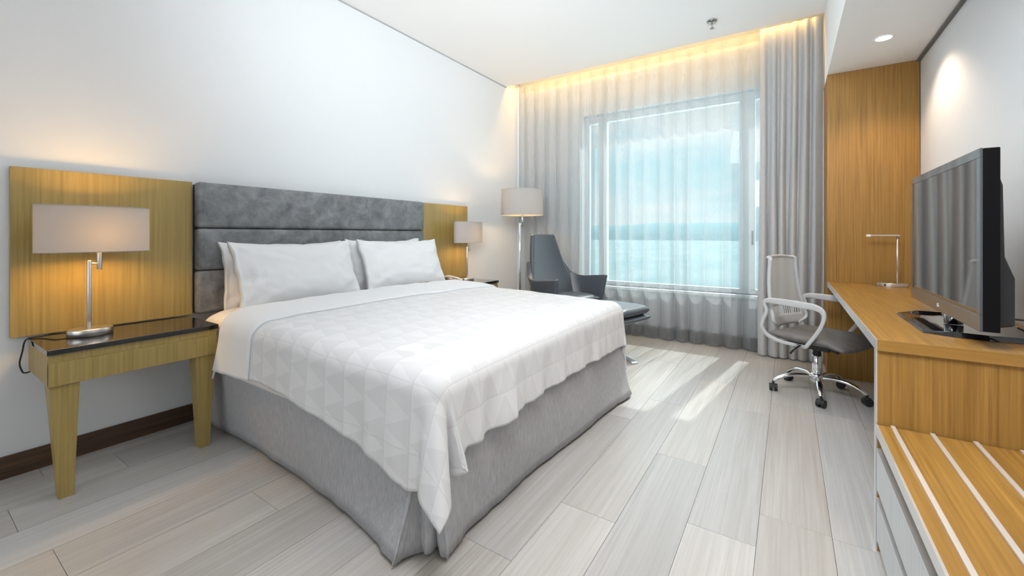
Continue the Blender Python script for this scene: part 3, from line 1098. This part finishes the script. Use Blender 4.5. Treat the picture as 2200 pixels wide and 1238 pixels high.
PG = 'pillows leaning on the headboard'
spec = [  # x, ymid, zmid, lean, width, height, thick, seed, label
    (-2.672, 1.545, 0.872, 21, .83, .425, .17, 1.0, 'white pillow with open hemmed end, in front of its pair, beside the lit lamp'),
    (-2.815, 1.535, 0.862, 9, .80, .42, .15, 4.0, 'white pillow behind the open-hemmed pillow, touching the headboard'),
    (-2.672, 2.430, 0.880, 21, .82, .42, .17, 9.0, 'white pillow in front of its pair, nearer the telephone'),
    (-2.815, 2.375, 0.868, 9, .80, .43, .15, 6.0, 'white pillow mostly hidden behind the one nearer the telephone'),
]
for x, ym, zm, lean, w, h, t, sd_, lab in spec:
    pl = obj('pillow', make_pillow(w, h, t, sd_), M['white'], None, smooth=True, origin=(0, 0, 0))
    tag(pl, lab, 'pillow', PG)
    pl.location = (x, ym, zm + .010)
    pl.rotation_euler = (0, -math.radians(lean), math.radians(2 if sd_ in (1.0, 6.0) else -2))
    if sd_ == 1.0:
        bm = BM()
        for q in range(13):
            zz = -.135 + q * .013
            pts = [(0.030 + .022 * (1 - abs(zz) * 3), -.348, zz), (0.031 + .022 * (1 - abs(zz) * 3), -.335, zz + (.008 if q % 2 else .002)),
                   (0.032 + .022 * (1 - abs(zz) * 3), -.325, zz + .004)]
            sweep(bm, pts, .0014, n=5)
        obj('embroidery', bm, M['white'], pl, local=True)

# ------------------------------------------------------------------ floor lamp
fl = thing('floor_lamp', 'chrome floor lamp with linen drum shade in the corner by the curtain', 'lamp', (-2.55, 4.03, 0))
obj('base', lathe(BM(), [(.135, 0), (.14, .004), (.14, .020), (.13, .024)], 0, 0, 40), M['chrome'], fl, local=True)
obj('pole', cyl(BM(), (0, 0, .02), (0, 0, 1.26), .0125, n=20), M['chrome'], fl, local=True, smooth=True, bevel=.001)
obj('arm', cyl(BM(), (0, -.004, 1.24), (0.025, .02, 1.24), .006, n=12), M['chrome'], fl, local=True, smooth=True)
obj('shade_holder', cyl(BM(), (0.022, .018, 1.20), (0.022, .018, 1.40), .010, n=16), M['chrome'], fl, local=True, smooth=True)
s2 = obj('lamp_shade', lathe(BM(), [(.242, 1.345), (.236, 1.63)], .022, .018, 64, cap=False), M['shade'], fl, local=True, smooth=True)
for r, z in ((.242, 1.345), (.236, 1.63)):
    obj('shade_rim', sweep(BM(), [(.022 + r * math.cos(2 * PI * i / 48), .018 + r * math.sin(2 * PI * i / 48), z) for i in range(49)], .0025, n=6), M['shade'], s2, local=True)
bm = BM()
for a in range(3):
    an = a * 2 * PI / 3
    cyl(bm, (.022, .018, 1.385), (.022 + .24 * math.cos(an), .018 + .24 * math.sin(an), 1.385), .002, n=6)
obj('shade_frame', bm, M['steel'], s2, local=True)
obj('bulb', lathe(BM(), [(.004, 1.40), (.02, 1.405), (.034, 1.44), (.034, 1.47), (.018, 1.50), (.003, 1.505)], .022, .018, 20), M['bulb'], fl, local=True, smooth=True)
light('floor_lamp_light', 'POINT', (-2.528, 4.048, 1.455), energy=16, color=(1.0, 0.66, 0.32), shadow_soft_size=0.05)

# ------------------------------------------------------------------ leather armchair
ac = thing('armchair', 'high-backed dark grey leather lounge chair before the sheer curtain', 'chair', (-1.93, 3.94, 0), math.radians(-15))


def back_fn(u, v):
    # u across, v up
    hw = .40 + (.172 - .40) * (v ** .85)
    x = -.13 - .22 * v - .05 * math.sin(PI * min(1, v * 1.0)) * .6
    y = (u * 2 - 1) * hw
    x += .045 * (abs(u * 2 - 1) ** 2) * (1 - .4 * v)
    z = .36 + .765 * v
    return Vector((x, y, z))


bm = BM(); grid(bm, 16, 24, back_fn)
o = obj('backrest', bm, M['leather'], ac, local=True, smooth=True, solid=.055, soff=0)
md = o.modifiers.new('b', 'BEVEL'); md.width = .02; md.segments = 4; md.limit_method = 'ANGLE'
for s in (-1, 1):
    top = spline([(-.285, 0, .845), (-.235, 0, .745), (-.16, 0, .69), (-.06, 0, .672), (.08, 0, .685), (.235, 0, .70)], 6)
    bot = [(-.17, 0, .33)] * 4 + [(.02, 0, .33)] * 10 + [(.17, 0, .36)] * 10

    def side_fn(u, v, s=s, top=top):
        t = u * (len(top) - 1); i = min(int(t), len(top) - 2); p = top[i].lerp(top[i + 1], t - i)
        b_ = Vector((-.16 + .35 * u, 0, .33))
        q = b_.lerp(p, v)
        y = s * ((.245 + .10 * min(1, u * 2.2)) * (1 - v) * .97 + (.262 + .125 * math.sin(min(1, u * 1.25) * PI / 2)) * v)
        return Vector((q.x, y, q.z))
    bm = BM(); grid(bm, 20, 12, side_fn)
    o = obj('armrest', bm, M['leather'], ac, local=True, smooth=True, solid=.05, soff=0)
    md = o.modifiers.new('b', 'BEVEL'); md.width = .018; md.segments = 4; md.limit_method = 'ANGLE'
bm = BM(); cushion(bm, .02, 0, .375, .50, .62, .13, pu=6, pv=2.6)
obj('seat_shell', bm, M['leather'], ac, local=True, smooth=True)
bm = BM(); cushion(bm, .005, 0, .465, .48, .56, .10, pu=5, pv=2.2)
obj('seat_cushion', bm, M['leather'], ac, local=True, smooth=True)
obj('column', cyl(BM(), (0, 0, .03), (0, 0, .33), .025, n=20), M['chrome'], ac, local=True, smooth=True)


def flat_foot(L0, w=.05):
    bm = BM()
    prism(bm, [(0, .018), (L0, .004), (L0 + .012, 0), (L0, 0), (0, .0)] if False else [(0, .035), (L0 - .02, .016), (L0, .012), (L0, 0.0), (0, .0)],
          lambda p: (p[0], -w / 2 * (1.25 if p[0] > .1 else .9), p[1]), lambda p: (p[0], w / 2 * (1.25 if p[0] > .1 else .9), p[1]))
    return bm


for k in range(4):
    bm = flat_foot(.23)
    bm.transform(Matrix.Rotation(PI / 4 + k * PI / 2, 4, 'Z'))
    obj('foot', bm, M['chrome'], ac, local=True, bevel=.003)

ot = thing('ottoman', 'grey leather ottoman with chrome foot at the corner of the bed', 'ottoman', (-1.385, 3.82, 0), math.radians(-14))
bm = BM(); cushion(bm, 0, 0, .425, .54, .46, .10, pu=7, pv=2.2)
obj('seat_cushion', bm, M['leather'], ot, local=True, smooth=True)
bm = BM(); cushion(bm, 0.005, 0, .357, .55, .47, .055, pu=7, pv=2.6)
obj('base_shell', bm, M['leather'], ot, local=True, smooth=True)
obj('column', cyl(BM(), (0, 0, .03), (0, 0, .34), .022, n=20), M['chrome'], ot, local=True, smooth=True)
for an in (-22, 114, 229):
    bm = flat_foot(.345)
    bm.transform(Matrix.Rotation(math.radians(an), 4, 'Z'))
    obj('foot', bm, M['chrome'], ot, local=True, bevel=.003)

# ------------------------------------------------------------------ desk
DX0, DY0, DY1, DZ = 0.26, 1.95, 4.148, 0.75
dk = thing('desk', 'long oak wall desk with silver front edge under the television', 'desk', ((DX0 + XR) / 2, 3.05, 0))
obj('desktop', Bx(DX0 + .004, XR - .003, DY0, DY1, DZ - .038, DZ), M['wood_gold_y'], dk, bevel=.0008)
obj('front_edging', Bx(DX0, DX0 + .004, DY0, DY1, DZ - .038, DZ), M['alu'], dk)
obj('end_panel', Bx(DX0 + .004, XR - .003, DY0 + .001, DY0 + .036, 0.0, DZ - .039), M['wood_gold'], dk)
obj('end_edging', Bx(DX0, DX0 + .004, DY0 + .001, DY0 + .036, 0.0, DZ - .039), M['alu'], dk)
obj('fascia', Bx(DX0 + .004, XR - .003, DY0 - .008, DY0, DZ - .038, DZ), M['wood_gold_x'], dk)

# luggage bench with drawers
bn = thing('luggage_bench', 'low oak luggage bench with silver strips and drawers, below the television', 'bench', (.53, 1.0, 0))
BY0, BY1, BZ = 0.46, 1.940, 0.452
obj('top', Bx(DX0 + .004, XR - .003, BY0, BY1, BZ - .026, BZ), M['wood_gold_y'], bn, bevel=.0008)
obj('front_edging', Bx(DX0 - .002, DX0 + .004, BY0, BY1, BZ - .034, BZ), M['alu'], bn)
for x in (.303, .402, .502, .602, .702):
    obj('strip', Bx(x - .006, x + .006, BY0, BY1 - .002, BZ, BZ + .007), M['strip'], bn, bevel=.001)
bm = BM()
box(bm, DX0 + .03, XR - .003, BY0 + .01, BY1 - .004, .05, BZ - .026)
box(bm, DX0 + .012, DX0 + .03, BY1 - .022, BY1 - .004, .0, BZ - .026)
box(bm, DX0 + .012, DX0 + .03, BY0 + .01, BY0 + .028, .0, BZ - .026)
obj('carcass', bm, M['wood_gold'], bn)
obj('plinth', Bx(DX0 + .045, XR - .02, BY0 + .02, BY1 - .03, 0, .05), M['wood_dark'], bn)
for z0, z1 in ((.228, .368), (.050, .195)):
    d_ = obj('drawer', Bx(DX0, DX0 + .018, BY0 + .002, BY1 - .006, z0, z1), M['drawer'], bn, bevel=.001)
    obj('drawer_pull', Bx(DX0 - .0015, DX0 + .018, BY0 + .002, BY1 - .006, z1, z1 + .004), M['alu'], d_)

# ------------------------------------------------------------------ television
tv = thing('television', 'black flat-screen television on a low stand on the desk', 'television', (.60, 2.40, DZ))
TX, TY0, TY1, TZ0, TZ1 = .515, 1.952, 2.855, .808, 1.400
bw_, bb = .030, .052
bm = BM()
box(bm, TX, TX + .007, TY0, TY1, TZ0, TZ0 + bb)
box(bm, TX, TX + .007, TY0, TY1, TZ1 - bw_, TZ1)
box(bm, TX, TX + .007, TY0, TY0 + bw_, TZ0 + bb, TZ1 - bw_)
box(bm, TX, TX + .007, TY1 - bw_, TY1, TZ0 + bb, TZ1 - bw_)
obj('bezel', bm, M['bezel'], tv, bevel=.0015)
obj('screen', Bx(TX + .003, TX + .0065, TY0 + bw_ - .001, TY1 - bw_ + .001, TZ0 + bb - .001, TZ1 - bw_ + .001), M['screen'], tv)
obj('side_band', Bx(TX + .0071, TX + .046, TY0 + .001, TY1 - .001, TZ0 + .001, TZ1 - .001), M['tvside'], tv, bevel=.003)
bm = BM()
prism(bm, [(TX + .046, TZ0 + .01), (TX + .046, TZ1 - .06), (TX + .062, TZ1 - .12), (TX + .066, 1.05), (TX + .088, .98), (TX + .088, TZ0 + .02)],
      lambda p: (p[0], TY0 + .035, p[1]), lambda p: (p[0], TY1 - .035, p[1]))
obj('rear_shell', bm, M['black'], tv, bevel=.006)
obj('stand_neck', cyl(BM(), (TX + .045, 2.40, DZ + .012), (TX + .045, 2.40, TZ0 + .03), .028, .028, n=28), M['chrome'], tv, smooth=True)
bm = BM()   # hexagonal stand plate, thickest in the middle
pl_ = [(.425, 2.18), (.50, 2.14), (.585, 2.125), (.72, 2.14), (.755, 2.18), (.755, 2.62), (.72, 2.66), (.50, 2.67), (.425, 2.63)]
lo = [bm.verts.new((x, y, DZ + .001)) for x, y in pl_]
hi = [bm.verts.new((x + (.58 - x) * .03, y + (2.4 - y) * .03, DZ + .009 + (.010 if .48 < x < .74 else 0))) for x, y in pl_]
bm.faces.new(lo[::-1]); bm.faces.new(hi)
for i in range(len(pl_)):
    j = (i + 1) % len(pl_)
    bm.faces.new((lo[i], lo[j], hi[j], hi[i]))
bmesh.ops.triangulate(bm, faces=[f for f in bm.faces if len(f.verts) > 4])
obj('stand_base', bm, M['stone'], tv)
tcu = bpy.data.curves.new('logo', 'FONT')
tcu.body = 'LG'; tcu.size = .019; tcu.extrude = .0006
tmp = bpy.data.objects.new('logo_text', tcu)
C.objects.link(tmp)
tme = bpy.data.meshes.new_from_object(tmp)
bpy.data.objects.remove(tmp)
to = bpy.data.objects.new('logo', tme)
C.objects.link(to)
to.parent = tv
to.location = Vector((TX - .0008, 2.412, TZ0 + .018)) - tv.location
to.rotation_euler = (PI / 2, 0, -PI / 2)
tme.materials.clear(); tme.materials.append(M['silver'])
cbl = spline([(.60, 2.05, .845), (.68, 2.02, .84), (.745, 1.98, .80), (.762, 2.0, .775), (.73, 2.08, .762), (.66, 2.16, .80)], 8)
obj('power_cable', sweep(BM(), cbl, .0035, n=8), M['rubber'], tv, smooth=True)
cbl = spline([(.56, 2.45, .82), (.60, 2.62, .775), (.56, 2.69, .757), (.525, 2.70, .754)], 8)
obj('signal_cable', sweep(BM(), cbl, .003, n=8), M['rubber'], tv, smooth=True)

# ------------------------------------------------------------------ desk lamp
dl = thing('desk_lamp', 'slim metal desk lamp with horizontal arm at the far end of the desk', 'lamp', (.635, 4.03, DZ))
obj('base', lathe(BM(), [(.95, 0), (1.0, .002), (1.0, .022), (.97, .024)], -.01, 0, 40, .088, .062), M['steel'], dl, local=True)
obj('switch', cyl(BM(), (-.055, -.060, .012), (-.055, -.045, .012), .006, n=12), M['rubber'], dl, local=True)
obj('pole', cyl(BM(), (.02, 0, .024), (.02, 0, .362), .0062, n=16), M['steel'], dl, local=True, smooth=True)
obj('arm', Bx(-.13, .032, -.014, .014, .360, .372), M['steel'], dl, local=True, bevel=.002)
obj('lamp_head', Bx(-.152, -.128, -.018, .018, .357, .374), M['lens'], dl, local=True, bevel=.002)

# ------------------------------------------------------------------ office chair
oc = thing('office_chair', 'grey mesh-back swivel chair with chrome star base at the desk', 'chair', (.17, 3.65, 0), math.radians(-28))
bm = BM()


def seat_f(x, y, z, u, v, side):
    z += -.035 * max(0, u - .55) ** 1.2 / .45 + .012 * v * v
    return x * (1 - .0 * abs(v)), y * (1 - .10 * max(0, -u) ** 2), z


cushion(bm, .02, 0, .402, .49, .48, .075, pu=4.5, pv=2.2, fn=seat_f)
obj('seat', bm, M['seat'], oc, local=True, smooth=True)
obj('seat_pan', Bx(-.13, .13, -.12, .12, .350, .370), M['black'], oc, local=True, bevel=.006)
obj('mechanism', Bx(-.06, .09, -.05, .05, .315, .352), M['black'], oc, local=True, bevel=.008)
obj('tension_knob', cyl(BM(), (.085, -.02, .352), (.145, -.02, .338), .024, .026, n=24), M['rubber'], oc, local=True, bevel=.003)
obj('lever', sweep(BM(), spline([(-.02, -.04, .355), (-.045, -.12, .345), (-.06, -.19, .315), (-.063, -.215, .298)], 5),
                   [.004] * 10 + [.007] * 6, n=8), M['rubber'], oc, local=True, smooth=True)
bm = BM()
lathe(bm, [(.024, .10), (.030, .105), (.030, .27), (.026, .275)], 0, 0, 28)
obj('gas_cylinder', bm, M['chrome'], oc, local=True, smooth=True)
obj('cylinder_sleeve', lathe(BM(), [(.024, .27), (.027, .285), (.022, .295), (.026, .31), (.021, .32), (.024, .338)], 0, 0, 24), M['rubber'], oc, local=True, smooth=True)
obj('base_hub', lathe(BM(), [(.030, .082), (.040, .09), (.042, .13), (.034, .145), (.031, .146)], 0, 0, 28), M['chrome'], oc, local=True, smooth=True)
for k in range(5):
    a = math.radians(12 + k * 72) + math.radians(0)
    rot = Matrix.Rotation(a, 4, 'Z')
    pts = spline([(.025, 0, .118), (.09, 0, .128), (.17, 0, .122), (.235, 0, .098), (.275, 0, .068)], 5)
    n_ = len(pts)
    bm = sweep(BM(), pts, [.019 - .006 * (i / n_) + .004 * math.sin(PI * i / n_) for i in range(n_)], [.014 - .003 * i / n_ for i in range(n_)], n=12)
    bm.transform(rot)
    arm_ = obj('base_arm', bm, M['chrome'], oc, local=True, smooth=True)
    bm = BM()
    sg = 1 if k % 2 else -1
    for s in (-1, 1):
        cyl(bm, (.275, s * .006, .026), (.275, s * .024, .026), .026, n=24)
    box(bm, .262, .288, -.007, .007, .026, .052)
    cyl(bm, (.275, 0, .045), (.275, 0, .075), .007, n=12)
    # hood over the wheels
    hood = [(.275 + .030 * math.cos(t), .026 + .030 * math.sin(t)) for t in [math.radians(x) for x in range(-5, 186, 15)]]
    prism(bm, hood, lambda p: (p[0], -.008, p[1]), lambda p: (p[0], .008, p[1]))
    bm.transform(Matrix.Translation((.275, 0, 0)) @ Matrix.Rotation(.6 + k * 1.3, 4, 'Z') @ Matrix.Translation((-.275, 0, 0)))
    bm.transform(rot)
    obj('caster', bm, M['rubber'], oc, local=True, bevel=.002)


def bx_(z):     # back curve in x
    return -.200 - .12 * (z - .48) + .06 * math.sin(PI * (z - .48) / .49) * -1 * .35


def bhw(z):     # back half-width
    t = (z - .44) / .52
    return .215 - .055 * max(0, t) ** 1.4


ZT = .955
fr_pts = [(bx_(.46) + .0, -.13, .455)]
for z in (.50, .58, .66, .74, .82, .90, .945):
    fr_pts.append((bx_(z) + .03, -bhw(z), z))
fr_pts.append((bx_(ZT), -bhw(ZT) + .03, ZT))
fr_pts.append((bx_(ZT) - .012, 0, ZT + .006))
full = fr_pts + [(x, -y, z) for x, y, z in fr_pts[-2::-1]]
obj('back_frame', sweep(BM(), spline(full, 5), .011, .014, n=10, up=(1, 0, .15)), M['plastic'], oc, local=True, smooth=True)


def mesh_fn(u, v):
    z = .615 + (ZT - .622) * v
    y = (u * 2 - 1) * (bhw(z) - .004)
    return Vector((bx_(z) + .028 * (abs(u * 2 - 1)) ** 2 - .006, y, z))


bm = BM(); grid(bm, 14, 16, mesh_fn)
obj('back_mesh', bm, M['mesh'], oc, local=True, smooth=True)


# lumbar panel with a row of slanted slots: ribs between an upper and a lower bar
def lum(y, z):
    return (bx_(z) + .028 * min(1, abs(y) / .2) ** 2 - .006, y, z)


o = obj('lumbar_panel', grid(BM(), 14, 4, lambda u, v: Vector(lum((u * 2 - 1) * (bhw(.5) * .98 if v > .5 else bhw(.5) * (.62 + .7 * v)), .455 + .075 * v))),
        M['plastic'], oc, local=True, smooth=True, solid=.008)
obj('lumbar_panel', grid(BM(), 14, 2, lambda u, v: Vector(lum((u * 2 - 1) * bhw(.6), .597 + .02 * v))),
    M['plastic'], oc, local=True, smooth=True, solid=.008)
for i in range(17):
    y = -.185 + i * .0231
    if abs(y) < .2:
        bm = sweep(BM(), [lum(y - .006, .525), lum(y + .006, .602)], .0038, .0035, n=6, up=(1, 0, 0))
        obj('lumbar_rib', bm, M['plastic'], oc, local=True)
for s in (-1, 1):
    yy = s * .262
    pts = [(-.03, s * .19, .362), (-.11, s * .225, .368), (-.19, yy * .94, .395), (-.228, yy, .45), (-.225, yy, .50), (-.198, yy, .575), (-.212, yy, .628),
           (-.195, yy, .650), (-.12, yy, .654), (.04, yy, .650), (.115, yy, .645), (.158, yy, .622), (.165, yy, .575), (.135, yy, .495), (.07, yy * .97, .395), (.045, yy * .92, .370), (.0, s * .19, .362)]
    P = spline(pts, 5)
    n_ = len(P)
    wid = [.012 + .011 * max(0, math.sin(PI * (i / n_ - .38) / .34)) if .38 < i / n_ < .72 else .012 for i in range(n_)]
    obj('armrest', sweep(BM(), P, wid, .0095, n=12, up=(0, 1, 0), box_like=True), M['plastic'], oc, local=True, smooth=True)

# ------------------------------------------------------------------ sprinkler, downlights
sp = thing('sprinkler', 'chrome fire sprinkler head on the white ceiling', 'sprinkler', (-.56, 4.06, ZC))
obj('escutcheon', lathe(BM(), [(.012, -.022), (.030, -.018), (.042, -.006), (.044, 0)], 0, 0, 28), M['chrome_dark'], sp, local=True, smooth=True)
bm = BM()
for s in (-1, 1):
    sweep(bm, spline([(0, s * .006, -.02), (0, s * .016, -.035), (0, s * .015, -.05), (0, s * .004, -.064)], 4), .0022, n=6)
cyl(bm, (0, 0, -.02), (0, 0, -.06), .0025, n=8)
obj('yoke', bm, M['chrome_dark'], sp, local=True, smooth=True)
obj('deflector', lathe(BM(), [(.017, -.068), (.019, -.066), (.017, -.064)], 0, 0, 16), M['chrome_dark'], sp, local=True)

DLY = (3.57, 1.55, -0.45)
dn = thing('downlight', 'round recessed downlight in the lowered ceiling over the desk', 'light', (.515, DLY[0], ZB), group='downlights in the lowered ceiling')
obj('ring', lathe(BM(), [(.040, -.001), (.043, -.004), (.055, -.004), (.058, 0)], 0, 0, 36), M['ceiling'], dn, local=True, smooth=True)
obj('lens', lathe(BM(), [(.0385, -.0045), (.040, -.0015)], 0, 0, 30), M['down'], dn, local=True)
for i, y in enumerate(DLY):
    if i:
        d2 = copy_tree(dn)
        d2.location.y = y
        d2['label'] = 'recessed downlight over the luggage bench' if i == 1 else 'recessed downlight nearest the entrance'
    light('downlight_lamp', 'SPOT', (.515, y, ZB - .02), target=(.515, y, 0), energy=(24, 20, 16)[i], color=(1.0, 0.74, 0.52),
          spot_size=math.radians(125), spot_blend=.55, shadow_soft_size=.025)
